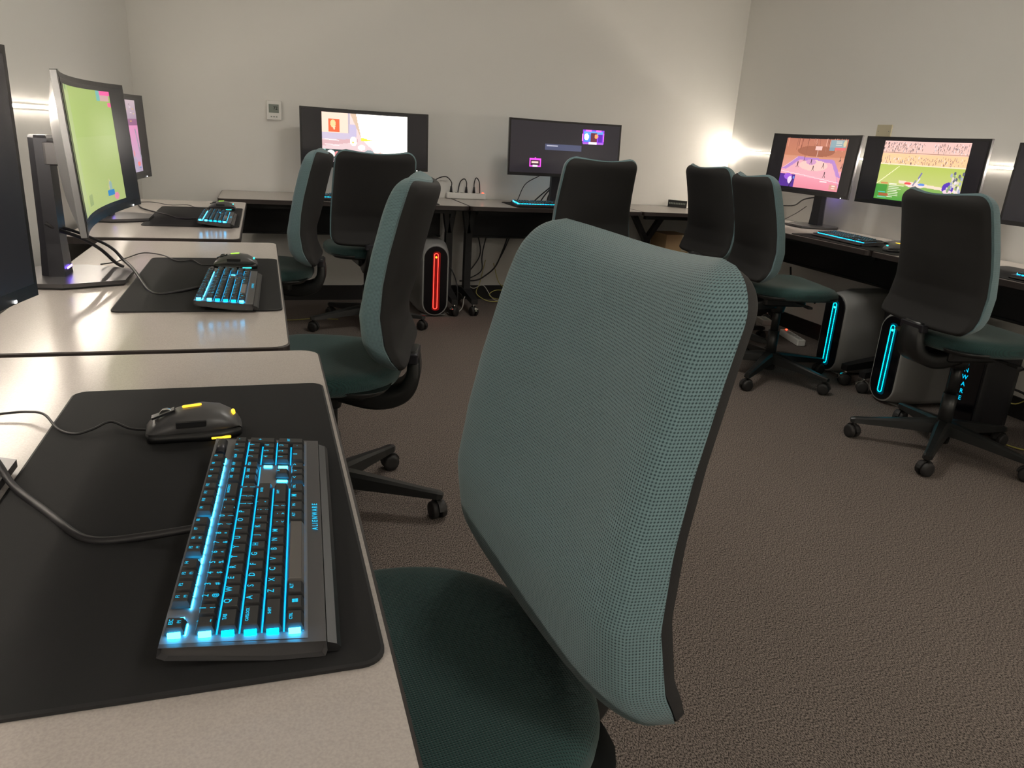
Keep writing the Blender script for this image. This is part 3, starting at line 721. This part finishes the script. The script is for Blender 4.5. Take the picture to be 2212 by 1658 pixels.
def key_into(m, cx, cy, w, h, tx, detail=True):
    g = .0011; ht = .0070; mi = 2 if tx[0] == 'SPACE' else 0
    b = zd(cy)+.0022
    sl = .075
    bw, bh, tw, th = w/2-g, h/2-g, w/2-g-.0022, h/2-g-.0024
    R = lambda hw, hh, z, oy=0: [Vector((cx+x*hw, cy+oy+y*hh, b+z+(y*hh)*sl)) for x, y in ((-1, -1), (1, -1), (1, 1), (-1, 1))]
    m.loft([R(bw, bh, 0), R(bw-.0003, bh-.0003, .002), R(tw+.0005, th+.0005, ht-.0006, .0003), R(tw, th, ht, .0003)], mi, True)
    if not detail or tx[0] == 'SPACE': return
    def put(s, sz, ox, oy, bold=.00008):
        vs, fs = text_mesh(s, sz, bold)
        m.add([(cx+ox+x, cy+oy+.0003+y, b+ht+.00025+(oy+y)*sl) for x, y, z in vs], fs, 1)
    if tx[0] == 'WIN':
        for q in ((-1, 0), (0, 0), (-1, 1), (0, 1)):
            x0, y0 = cx-.0026+(q[0]+1)*.0027, cy-.0026+q[1]*.0027
            m.add([(x0, y0, b+ht+.0003), (x0+.0024, y0, b+ht+.0003), (x0+.0024, y0+.0024, b+ht+.0003), (x0, y0+.0024, b+ht+.0003)], [(0, 1, 2, 3)], 1)
    elif len(tx[0]) == 1 and not tx[1]: put(tx[0], .0080, 0, .0028)
    elif len(tx[0]) == 1: put(tx[0], .0078, 0, .0038); put(tx[1], .0062, 0, -.0042)
    else:
        put(tx[0], .0046 if len(tx[0]) < 4 else .0038, 0, .0028)
        if tx[1]: put(tx[1], .0034, 0, -.0030)
def make_keyboard(detailed):
    t = empty('mechanical_keyboard', (0, 0, 0)); L_, rows_y = key_layout()
    # case: wedge with under-cut sides
    m = MB(); xs = KW/2
    prof = [(YFR+.002, .0), (YFR+.045, .0015), (YR-.006, zd(YR)-.0125), (YR, zd(YR)-.009), (YR-.002, zd(YR)), (YFR+.001, zd(YFR)), (YFR, .006)]
    m.loft([[Vector((x, y*k, z)) for y, z in prof] for x, k in ((-xs+.006, .96), (-xs, 1), (xs, 1), (xs-.006, .96))], 0, True); m.build('case', 'kcase', t)
    # front lip
    m = MB(); m.loft([[Vector((x, y, z)) for y, z in ((YFR, .001), (YFR, .0115), (YFR-.008, .0085), (YFR-.0115, .005), (YFR-.010, .001))] for x in (-xs+.004, xs-.004)], 0, True); m.build('front_lip', 'klip', t)
    m = MB(); [m.rbox((q*.17, YR-.018, .0065), (.030, .016, .013), .003) for q in (-1, 1)]; m.build('rear_foot', 'klip', t)
    # recessed deck plate
    m = MB(); y0, y1 = -.054, YR-.002
    m.add([(-xs+.005, y0, zd(y0)+.0004), (xs-.005, y0, zd(y0)+.0004), (xs-.005, y1, zd(y1)+.0004), (-xs+.005, y1, zd(y1)+.0004)], [(0, 1, 2, 3)]); m.build('deck_plate', 'kdeck', t)
    # backlight seen between the keys
    m = MB()
    def q(x0, x1, y0, y1, mi): m.add([(x0, y0, zd(y0)+.0011), (x1, y0, zd(y0)+.0011), (x1, y1, zd(y1)+.0011), (x0, y1, zd(y1)+.0011)], [(0, 1, 2, 3)], mi)
    def bq(x0, x1, y0, y1, mi, h=.0017):
        yc = (y0+y1)/2; m.box(((x0+x1)/2, yc, zd(yc)+.0004+h/2), (x1-x0, y1-y0, h), mi)
    XA = -22.5*U/2; blocks = [(0, 15), (15.25, 18.25), (18.5, 22.5)]
    for ri in range(6):
        for bi, (a, b) in enumerate(blocks):
            if ri in (3, 4) and bi == 1: continue
            yc = rows_y[ri]
            if ri == 0: [bq(XA+(a+k)*U+.002, XA+(a+k+1)*U-.002, yc-V/2+.0002, yc-V/2+.0020, 1) for k in range(int(b-a)) if not (bi == 0 and k == 1) and not (bi == 2 and k > 0)]
            elif ri < 5: q(XA+a*U+.001, XA+b*U-.001, yc-V/2-.0007, yc-V/2+.0007, 0)
            else: [bq(XA+(a+k)*U+.003, XA+(a+k+1)*U-.003, yc-V/2+.0014, yc-V/2+.0028, 0 if detailed else 2) for k in range(int(b-a))]
    for ri in range(6): bq(XA-.0015, XA+.0008, rows_y[ri]-.0050, rows_y[ri]+.0050, 1 if ri in (0, 1, 5) else 2, .0048)
    for a in (1.02, 6.0, 10.5): bq(XA+a*U+.0005, XA+a*U+.0065, rows_y[0]-.005, rows_y[0]+.005, 1)
    q(XA+15.02*U, XA+15.24*U, rows_y[1]-.006, rows_y[1]+.006, 0)
    for ri in (2, 3, 5): q(XA+15.0*U, XA+15.26*U, rows_y[ri]-.006, rows_y[ri]+.006, 1 if ri == 5 else 0)
    q(XA+18.1*U, XA+18.5*U, rows_y[3]-.005, rows_y[3]+.005, 1)
    q(XA+15.9*U, XA+16.23*U, rows_y[4]-.006, rows_y[4]+.006, 1); q(XA+17.6*U, XA+18.45*U, rows_y[4]-.0055, rows_y[4]+.0055, 1)
    m.build('backlight', ['glow', 'glowhot', 'glowmid'], t)
    # volume roller
    m = MB(); m.cyl((XA+20.0*U, .0530, zd(.053)+.001), (XA+22.3*U, .0530, zd(.053)+.001), .0062, n=20)
    m.build('volume_roller', 'standdk', t)
    # lettering on the front deck
    m = MB(); vs, fs = text_mesh('A L I E N W A R E', .0080, .00018)
    yy = -.0625; m.add([(x*1.0, yy+y, zd(yy+y)+.0009) for x, y, z in vs], fs); m.build('lettering', 'legend', t)
    if detailed:
        order = sorted(L_, key=lambda k: k[0]); near = order[:100]; far = order[100:]
        for (cx, cy, w, h, tx, ri) in near:
            m = MB(); key_into(m, cx, cy, w, h, tx)
            m.build('spacebar' if tx[0] == 'SPACE' else 'keycap', ['key', 'legend', 'space'], t)
        m = MB()
        for (cx, cy, w, h, tx, ri) in far: key_into(m, cx, cy, w, h, tx)
        tag(m.build('keycap_cluster', ['key', 'legend', 'space'], t), kind='stuff')
    else:
        m = MB()
        for (cx, cy, w, h, tx, ri) in L_: key_into(m, cx, cy, w, h, tx, True)
        tag(m.build('keycap_rows', ['key', 'legend', 'space'], t), kind='stuff')
    return t
kz = DT+.0055
kb = make_keyboard(True)
KG = 'backlit keyboards on the desks'
place(kb, (-.022, .788, kz), PI/2-.050); tag(kb, 'large cyan lit keyboard in the foreground on the nearest desk', 'keyboard', KG)
k2 = copy_tree(kb); place(k2, (-.100, 2.107, kz), PI/2-.02); tag(k2, 'cyan lit keyboard on the second left desk, before the green monitor', 'keyboard', KG)
kf = make_keyboard(False)
for i, (x, y, a, lab) in enumerate((( -.207, 3.680, PI/2, 'small looking cyan lit keyboard on the third left desk'),
        (.560, 4.935, 0, 'mostly hidden lit keyboard on the back desk, between two chairs'),
        (1.810, 4.925, .03, 'cyan lit keyboard on the middle back desk under the dark monitor'),
        (3.045, 3.440, -PI/2-.10, 'cyan lit keyboard on the right wall desk below the field picture'),
        (3.010, 2.130, -PI/2, 'cyan lit keyboard cut off at the right edge of view'))):
    o = kf if i == 0 else copy_tree(kf); place(o, (x, y, kz), a); tag(o, lab, 'keyboard', KG)

# ------------------------------------------------------------------ mouse (local +y = nose)
def make_mouse(c1, c2, c3):
    t = empty('computer_mouse', (0, 0, 0)); m = MB(); n = 28; rings = []
    sec = [(-.0635, .018, .006, .012), (-.060, .024, .018, .013), (-.050, .030, .030, .010), (-.035, .034, .039, .006), (-.012, .0345, .0430, .002), (.012, .032, .0405, .002),
           (.035, .031, .033, .002), (.052, .0295, .0245, .002), (.060, .027, .019, .003), (.0635, .022, .014, .005)]
    for y, w, h, b in sec:
        r = []
        for i in range(n):
            a = i*2*PI/n; c, s = math.cos(a), math.sin(a)
            e = .72
            x = w*math.copysign(abs(c)**e, c)*(1-.10*max(0, s)); z = b+(h-b)*(.5+.5*math.copysign(abs(s)**.8, s))
            r.append(Vector((x, y, z)))
        rings.append(r)
    m.loft(rings, 0, True, True)
    m.build('shell', 'mouse', t)
    # darker skirt
    k = MB(); rr = []
    for y, w, h, b in sec: rr.append([Vector((x*(w+.0012), y*.985, z)) for x, z in ((-1, .001), (1, .001), (1.04, .006), (.97, .013), (-.97, .013), (-1.04, .006))])
    k.loft([list(reversed(r)) for r in rr], 0, True, True); k.build('skirt', 'mousedk', t)
    w = MB(); w.cyl((-.004, .036, .030), (.004, .036, .030), .0105, n=20); w.build('scroll_wheel', 'chrome', t)
    d = MB(); d.box((0, .040, .0335), (.014, .032, .003), rot=Matrix.Rotation(-.33, 3, 'X')); d.build('wheel_slot', 'mousedk', t)
    b = MB(); b.rbox((-.0325, .004, .026), (.004, .040, .009), .0015); b.build('side_button', 'mousedk', t)
    s1 = MB(); s1.rbox((0, .002, .0428), (.0055, .026, .0022), .002, rot=Matrix.Rotation(-.08, 3, 'X')); s1.build('top_light', M[c1], t)
    s2 = MB(); s2.rbox((0, -.0525, .0285), (.014, .005, .0055), .002, rot=Matrix.Rotation(.85, 3, 'X')); s2.build('tail_light', M[c2], t)
    s3 = MB(); s3.rbox((-.0362, -.034, .0045), (.003, .026, .003), .001); s3.build('side_light', M[c3], t)
    return t
mz = DT+.005
def mouse(x, y, a, cols, lab):
    t = make_mouse(*cols); place(t, (x, y, mz), a); tag(t, lab, 'computer mouse', 'wired mice with small lights')
mouse(-.108, 1.103, PI/2+.08, ('amber', 'amber', 'amber'), 'graphite mouse with amber lights beside the foreground keyboard')
mouse(-.090, 2.490, PI/2-.05, ('green', 'teallt', 'teallt'), 'mouse with green and aqua lights on the second left desk')
mouse(-.203, 4.155, PI/2-.05, ('green', 'teallt', 'teallt'), 'mouse on the third left desk beyond the small keyboard')
mouse(3.020, 3.060, -PI/2-.2, ('amber', 'teallt', 'teallt'), 'mouse on the right wall desk beside the large dark chair')

# ------------------------------------------------------------------ pc towers (local front -y)
def make_tower(x, y, a, ring, dim, lab, dark=False, text=False, h=.49, w=.205, d=.42):
    t = tag(empty('computer_tower', (x, y, 0), a), lab, 'computer tower', 'computer towers under the desks')
    sm = 'pcdark' if dark else 'pcshell'
    def cap(ww, hh, z0, yy, n=14):
        r = ww/2; out = []
        for i in range(n+1): an = PI*i/n; out.append(Vector((math.cos(an)*r, yy, z0+hh-r+math.sin(an)*r)))
        for i in range(n+1): an = PI+PI*i/n; out.append(Vector((math.cos(an)*r, yy, z0+r+math.sin(an)*r)))
        return out
    def sq(ww, hh, z0, yy, r, n=14):
        out = []
        for i in range(n+1):
            an = PI*i/n; cx = (ww/2-r)*(1 if an < PI/2 else -1); out.append(Vector((cx+math.cos(an)*r, yy, z0+hh-r+math.sin(an)*r)))
        for i in range(n+1):
            an = PI+PI*i/n; cx = (ww/2-r)*(-1 if an < 1.5*PI else 1); out.append(Vector((cx+math.cos(an)*r, yy, z0+r+math.sin(an)*r)))
        return out
    m = MB(); rings = [cap(.168, h-.025, .012, -d/2), cap(.176, h-.018, .010, -d/2+.006), sq(w*.95, h-.010, .006, -d/2+.06, .075), sq(w, h, .004, -d/2+.14, .05), sq(w, h, .004, d/2-.03, .045), sq(w*.97, h-.01, .008, d/2, .04)]
    m.loft([list(reversed(r)) for r in rings], 0, True, True)
    for q in (-1, 1): m.box((0, q*d*.35, .004), (w*.8, .03, .006))
    m.build('shell', sm, t)
    m = MB(); a1 = cap(.156, h-.037, .018, -d/2-.0005); a2 = cap(.150, h-.043, .021, -d/2-.005)
    m.loft([list(reversed(a1)), list(reversed(a2))], 0, True, True)
    m.f[-1] = list(reversed(m.f[-1])); m.f[-2] = list(reversed(m.f[-2]))
    fp = m.build('front_panel', 'glass', t)
    # lit stadium ring
    if ring:
        zc0, zc1, rr, yy = .070, h-.078, .0130, -d/2-.0068
        path = [Vector((math.cos(PI*i/10)*rr, yy, zc1+math.sin(PI*i/10)*rr)) for i in range(11)]+[Vector((math.cos(PI+PI*i/10)*rr, yy, zc0+math.sin(PI+PI*i/10)*rr)) for i in range(11)]
        path.append(path[0]); m = MB(); m.tube(path, .0022, 8); m.build('light_ring', ring, fp)
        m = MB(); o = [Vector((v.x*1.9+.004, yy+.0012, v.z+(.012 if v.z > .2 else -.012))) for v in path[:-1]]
        m.add(o, [list(range(len(o)))]); m.build('painted_ring_glow', dim, fp)  # ring's faint glow on the panel, put into an emissive plate
        m = MB(); m.cyl((0, yy-.001, zc1-.012), (0, yy+.003, zc1-.012), .0065, n=14); m.build('power_button', 'amber' if ring == 'ringrd' else 'teallt', fp)
    if text:
        m = MB()
        for i, ch in enumerate('ALIENWARE'):
            vs, fs = text_mesh(ch, .027, .0004); zz = .440-i*.0325
            m.add([(x_, -d/2-.0062, zz+y_) for x_, y_, z_ in vs], fs)
        m.build('lettering', 'legend', t)
    return t
make_tower(1.056, 5.070, 0, 'ringrd', 'ringrddim', 'light grey tower with glowing red front ring under the back desk')
make_tower(3.232, 3.405, -PI/2-.0, 'ringcy', 'ringcydim', 'light grey tower with cyan ring under the right desk, farther one', h=.468)
make_tower(3.155, 2.885, -PI/2-.04, 'ringcy', 'ringcydim', 'light grey tower with cyan ring left of the large chair column', h=.468)
make_tower(3.062, 2.452, -PI/2+.06, None, None, 'black tower with vertical cyan lettering behind the large chair column', dark=True, text=True, h=.47, w=.17, d=.22)

# ------------------------------------------------------------------ wall fixtures
t = tag(empty('thermostat', (.085, YB, 1.248)), 'white wall thermostat with small grey display left of the bright monitor', 'thermostat')
MB().rbox((0, -.012, 0), (.092, .024, .118), .006).build('housing', 'white', t)
dsp = MB().box((-.002, -.0250, .010), (.062, .002, .052)).build('display', 'lcd', t)
m = MB(); vs, fs = text_mesh('72', .026, .0004); m.add([(x+.008, -.0265, y+.012) for x, y, z in vs], fs); m.build('digits', 'black', dsp)
m = MB(); [m.box((-.018+.016*i, -.0250, -.040), (.009, .002, .006)) for i in range(3)]; m.build('buttons', 'lcd', t)
t = tag(empty('wall_plate', (XR, 3.838, 1.335)), 'cream blank wall plate above the monitor with the field picture', 'wall plate')
MB().rbox((-.004, 0, 0), (.008, .117, .075), .003).build('plate', 'cream', t)
m = MB(); [m.cyl((-.0095, s*.042, 0), (-.0075, s*.042, 0), .003, n=10) for s in (-1, 1)]; m.build('screws', 'lcd', t)

# ------------------------------------------------------------------ desk top items
def power_strip(x, y, z, a, lab, n=3, w=.285, big=False):
    t = tag(empty('power_strip', (x, y, z), a), lab, 'power strip')
    MB().rbox((0, 0, .021), (w, .055, .040), .008).build('housing', 'white', t)
    m = MB()
    for i in range(6): m.box((-w/2+.035+i*(w-.09)/5, 0, .0415), (.022, .028, .001))
    m.build('sockets', 'lcd', t)
    MB().box((w/2-.022, -.01, .044), (.012, .010, .006)).build('power_light', 'reddot', t)
    return t
power_strip(1.375, 5.385, DT+.001, 0, 'white power strip with red light on the back desk, three plugs in it')
def plug_cable(pts, r, lab, plug=None, m_='cable', n=7, name='power_cable', grp=None, cat='cable'):
    pp = spline(pts, n); mm = MB(); mm.tube(pp, r, 8)
    if plug:
        a, b = Vector(plug[0]), Vector(plug[1]); mm.cyl(a, b, .011, .006, n=8)
    o = mm.build(name, m_); return tag(o, lab, cat, grp)
for i, (px, ex, h_, lab) in enumerate(((1.245+.02, 1.12, .125, 'short black plug cable, leftmost at the power strip, arching left'),
                                  (1.375, 1.318, .115, 'black plug cable in the middle of the power strip, looping left'),
                                  (1.432, 1.478, .125, 'black plug cable at the red light end of the power strip'))):
    zt = DT+.043
    plug_cable([(px, 5.385, zt+.03), (px, 5.385, zt+.07), (px+(ex-px)*.3, 5.388, zt+h_-.02), (px+(ex-px)*.8, 5.39, zt+h_*.62), (ex, 5.395, zt+.01), (ex, 5.405, DT+.005)], .0036, lab, ((px, 5.385, zt+.0), (px, 5.385, zt+.042)))
# small black box with a grille
t = tag(empty('network_switch', (3.050, 5.312, DT+.001), -.75), 'small black vented box with white top on the corner desk', 'network switch')
MB().rbox((0, 0, .027), (.15, .10, .054), .004).build('housing', 'white', t)
m = MB(); m.box((0, -.0505, .027), (.146, .002, .052)); m.build('front_face', 'black', t)
m = MB(); [m.box((-.060+i*.013, -.0525, .029), (.009, .002, .013)) for i in range(10)]; m.build('port_row', 'lcd', t)

# ------------------------------------------------------------------ cables on the desks
CB = 'desk cables'
g = .0048
def cable(pts, r, lab, m_='cable', name='cable', n=7): return plug_cable(pts, r, lab, None, m_, n, name)
zt = DT+g+.0012
cable([(-.086, .790, zt+.012), (-.110, .793, zt+.008), (-.135, .797, zt+.004), (-.165, .800, zt+.001), (-.188, .806, zt), (-.209, .825, zt), (-.247, .881, zt), (-.297, .950, zt+.004), (-.34, 1.01, zt+.03), (-.40, 1.03, zt+.06), (-.46, 1.00, zt+.08)], .0046, 'thick braided black cable from the foreground keyboard across the pad', name='keyboard_cable')
cable([(-.172, 1.110, zt+.005), (-.196, 1.120, zt+.005), (-.223, 1.138, zt+.010), (-.244, 1.122, zt+.006), (-.265, 1.115, zt+.003), (-.291, 1.140, zt+.002), (-.320, 1.193, zt+.006), (-.346, 1.213, zt+.004), (-.382, 1.215, zt+.002), (-.47, 1.19, zt)], .0019, 'thin black cable from the amber lit mouse, wavy over the pad', name='mouse_cable')
cable([(-.152, 2.485, zt+.005), (-.19, 2.50, zt+.003), (-.225, 2.595, zt+.002), (-.263, 2.572, zt+.002), (-.322, 2.688, zt+.002), (-.384, 2.741, zt), (-.418, 2.642, zt), (-.43, 2.50, zt+.01), (-.45, 2.40, zt+.02)], .0019, 'thin black mouse cable on the second left desk, arching behind the stand', name='mouse_cable')
cable([(-.160, 2.136, zt+.010), (-.180, 2.130, zt+.006), (-.227, 2.100, zt+.001), (-.263, 2.083, zt), (-.297, 2.137, zt), (-.353, 2.313, zt+.02), (-.395, 2.422, zt+.03), (-.42, 2.43, .80), (-.45, 2.41, .825), (-.50, 2.33, .865), (-.545, 2.30, .88)], .0042, 'thick black cable from the second keyboard up to its monitor column', name='keyboard_cable')
cable([(-.400, 2.448, zt+.004), (-.42, 2.443, .760), (-.45, 2.42, .800), (-.48, 2.34, .843), (-.52, 2.28, .872), (-.545, 2.27, .89)], .0050, 'dark purple looking cable bundle hanging from the green monitor stand', name='cable_bundle')
cable([(-.291, 3.700, zt+.006), (-.358, 3.720, zt), (-.42, 3.84, zt), (-.477, 3.938, zt), (-.56, 4.10, zt), (-.60, 4.25, zt)], .0038, 'black keyboard cable on the third left desk', name='keyboard_cable')
cable([(-.268, 4.165, zt+.004), (-.33, 4.22, zt), (-.38, 4.33, zt), (-.46, 4.30, zt), (-.55, 4.42, zt), (-.62, 4.40, zt)], .0018, 'thin mouse cable on the third left desk near the wall', name='mouse_cable')
cable([(1.93, 5.13, 1.0), (1.86, 5.2, .93), (1.78, 5.28, .86), (1.74, 5.32, DT+.005)], .003, 'thin cable hanging left of the dark monitor stand', name='cable')
for i in range(3):
    cable([(1.975+.012*i, 5.12, .93), (1.95+.01*i, 5.20, .86), (1.90+.03*i, 5.27, .79), (1.86+.05*i, 5.30, DT+.006)], .0045, ('leftmost', 'middle', 'rightmost')[i]+' of three dark cables drooping behind the dark monitor stand', name='cable')
cable([(3.40, 4.14, .93), (3.38, 4.28, .90), (3.42, 4.42, .85), (3.44, 4.60, .83), (3.46, 4.8, .80)], .0048, 'thick black cable curving left behind the pink screen stand', name='cable')
cable([(3.36, 4.22, .86), (3.30, 4.26, .80), (3.22, 4.33, DT+.004), (3.12, 4.40, DT+.004)], .0022, 'thin cable falling beside the pink screen stand', name='cable')
cable([(3.13, 3.32, kz+.02), (3.22, 3.20, zt+.004), (3.30, 3.05, zt+.012), (3.36, 2.95, .79), (3.40, 2.9, .82)], .0042, 'thick cable from the right wall keyboard towards the large chair', name='keyboard_cable')

# ------------------------------------------------------------------ floor clutter
cable([(1.537, 5.34, .52), (1.51, 5.34, .40), (1.501, 5.34, .32), (1.500, 5.33, .235), (1.44, 5.34, .185), (1.36, 5.33, .165)], .0045, 'black cable under the middle back desk, left and bent', name='cable')
cable([(1.46, 5.36, .52), (1.49, 5.35, .36), (1.43, 5.32, .26), (1.37, 5.32, .20)], .0045, 'black cable crossing under the seam of the back desks', name='cable')
cable([(1.700, 5.33, .52), (1.65, 5.33, .37), (1.60, 5.32, .262), (1.53, 5.34, .19), (1.46, 5.33, .16), (1.33, 5.30, .16)], .0055, 'thick slanting black cable under the middle back desk', name='cable')
cable([(1.725, 5.35, .52), (1.67, 5.35, .38), (1.62, 5.35, .28)], .0045, 'short black cable beside the thick slanting one', name='cable')
cable([(1.36, 5.32, .16), (1.44, 5.33, .10), (1.52, 5.33, .12), (1.60, 5.31, .02), (1.72, 5.28, .012), (1.88, 5.2, .008)], .0030, 'white cable sagging to the carpet under the middle back desk', m_='cablewh', name='cable')
cable([(1.54, 5.38, .30), (1.50, 5.36, .14), (1.47, 5.33, .06), (1.56, 5.28, .012), (1.68, 5.27, .03), (1.71, 5.30, .09), (1.64, 5.33, .14), (1.60, 5.37, .28)], .0028, 'yellow network cable loop hanging under the middle back desk', m_='cableye', name='network_cable')
cable([(1.70, 5.33, .012), (1.60, 5.30, .03), (1.56, 5.30, .06), (1.62, 5.31, .09), (1.74, 5.32, .07), (1.80, 5.30, .02)], .0026, 'yellow network cable coil resting on the carpet at the back wall', m_='cableye', name='network_cable')
cable([(-.10, 4.86, .012), (.10, 4.80, .008), (.28, 4.83, .008), (.42, 4.80, .008)], .0026, 'yellow cable lying on the floor below the left back desk', m_='cableye', name='network_cable')
cable([(3.45, 2.75, .10), (3.34, 2.62, .03), (3.24, 2.50, .008), (3.14, 2.40, .006), (3.10, 2.28, .006), (3.16, 2.16, .01)], .0032, 'yellow cable loop on the carpet by the right wall', m_='cableye', name='network_cable')
cable([(3.40, 2.66, .40), (3.30, 2.60, .34), (3.26, 2.50, .27), (3.33, 2.40, .33), (3.42, 2.32, .28)], .006, 'upper black cable tangle under the right wall desk', name='cable')
cable([(3.42, 2.72, .30), (3.33, 2.58, .20), (3.38, 2.46, .16), (3.30, 2.38, .08), (3.36, 2.24, .02)], .0055, 'lower black cable tangle under the right wall desk', name='cable')
cable([(3.42, 2.68, .24), (3.36, 2.60, .14), (3.40, 2.52, .10), (3.44, 2.44, .2)], .003, 'yellow cable hanging within the tangle under the right desk', m_='cableye', name='network_cable')
cable([(3.38, 4.30, .45), (3.36, 4.24, .33), (3.30, 4.18, .28), (3.36, 4.10, .32), (3.40, 4.02, .26)], .006, 'black cable loop under the corner end of the right wall desk', name='cable')
cable([(1.16, 5.25, .25), (1.20, 5.10, .30), (1.25, 5.05, .18), (1.24, 5.00, .03), (1.19, 4.92, .008)], .004, 'dark cable curling beside the red lit tower', name='cable')
cable([(1.40, 5.20, .10), (1.30, 5.02, .10), (1.26, 4.93, .04), (1.19, 4.90, .008), (1.16, 4.95, .01)], .003, 'pale cable lying beside the red lit tower', m_='cablewh', name='cable')
power_strip(3.30, 4.06, .002, PI/2-.25, 'white power strip lying on the floor under the right wall desk', w=.30)
def brick(x, y, a, lab, m_='cablewh', d=(.13, .07, .035), z=.002):
    t = tag(empty('power_adapter', (x, y, z), a), lab, 'power adapter'); MB().rbox((0, 0, d[2]/2), d, .006).build('housing', m_, t)
    MB().box((0, 0, d[2]+.0006), (d[0]*.6, d[1]*.5, .001)).build('rating_plate', 'lcd', t); return t
brick(3.30, 4.38, 1.2, 'pale adapter at the bottom of the pair under the right wall desk')
brick(3.30, 4.38, 1.32, 'pale adapter on top of the pair under the right wall desk', z=.040)
m = MB(); t = tag(empty('cardboard_box', (2.905, 5.13, 0), .0), 'brown cardboard box standing under the corner desk', 'box')
MB().box((0, 0, .28), (.19, .24, .56)).build('box_body', 'card', t)
MB().box((.06, -.121, .50), (.05, .002, .12)).build('tape', 'cream', t)
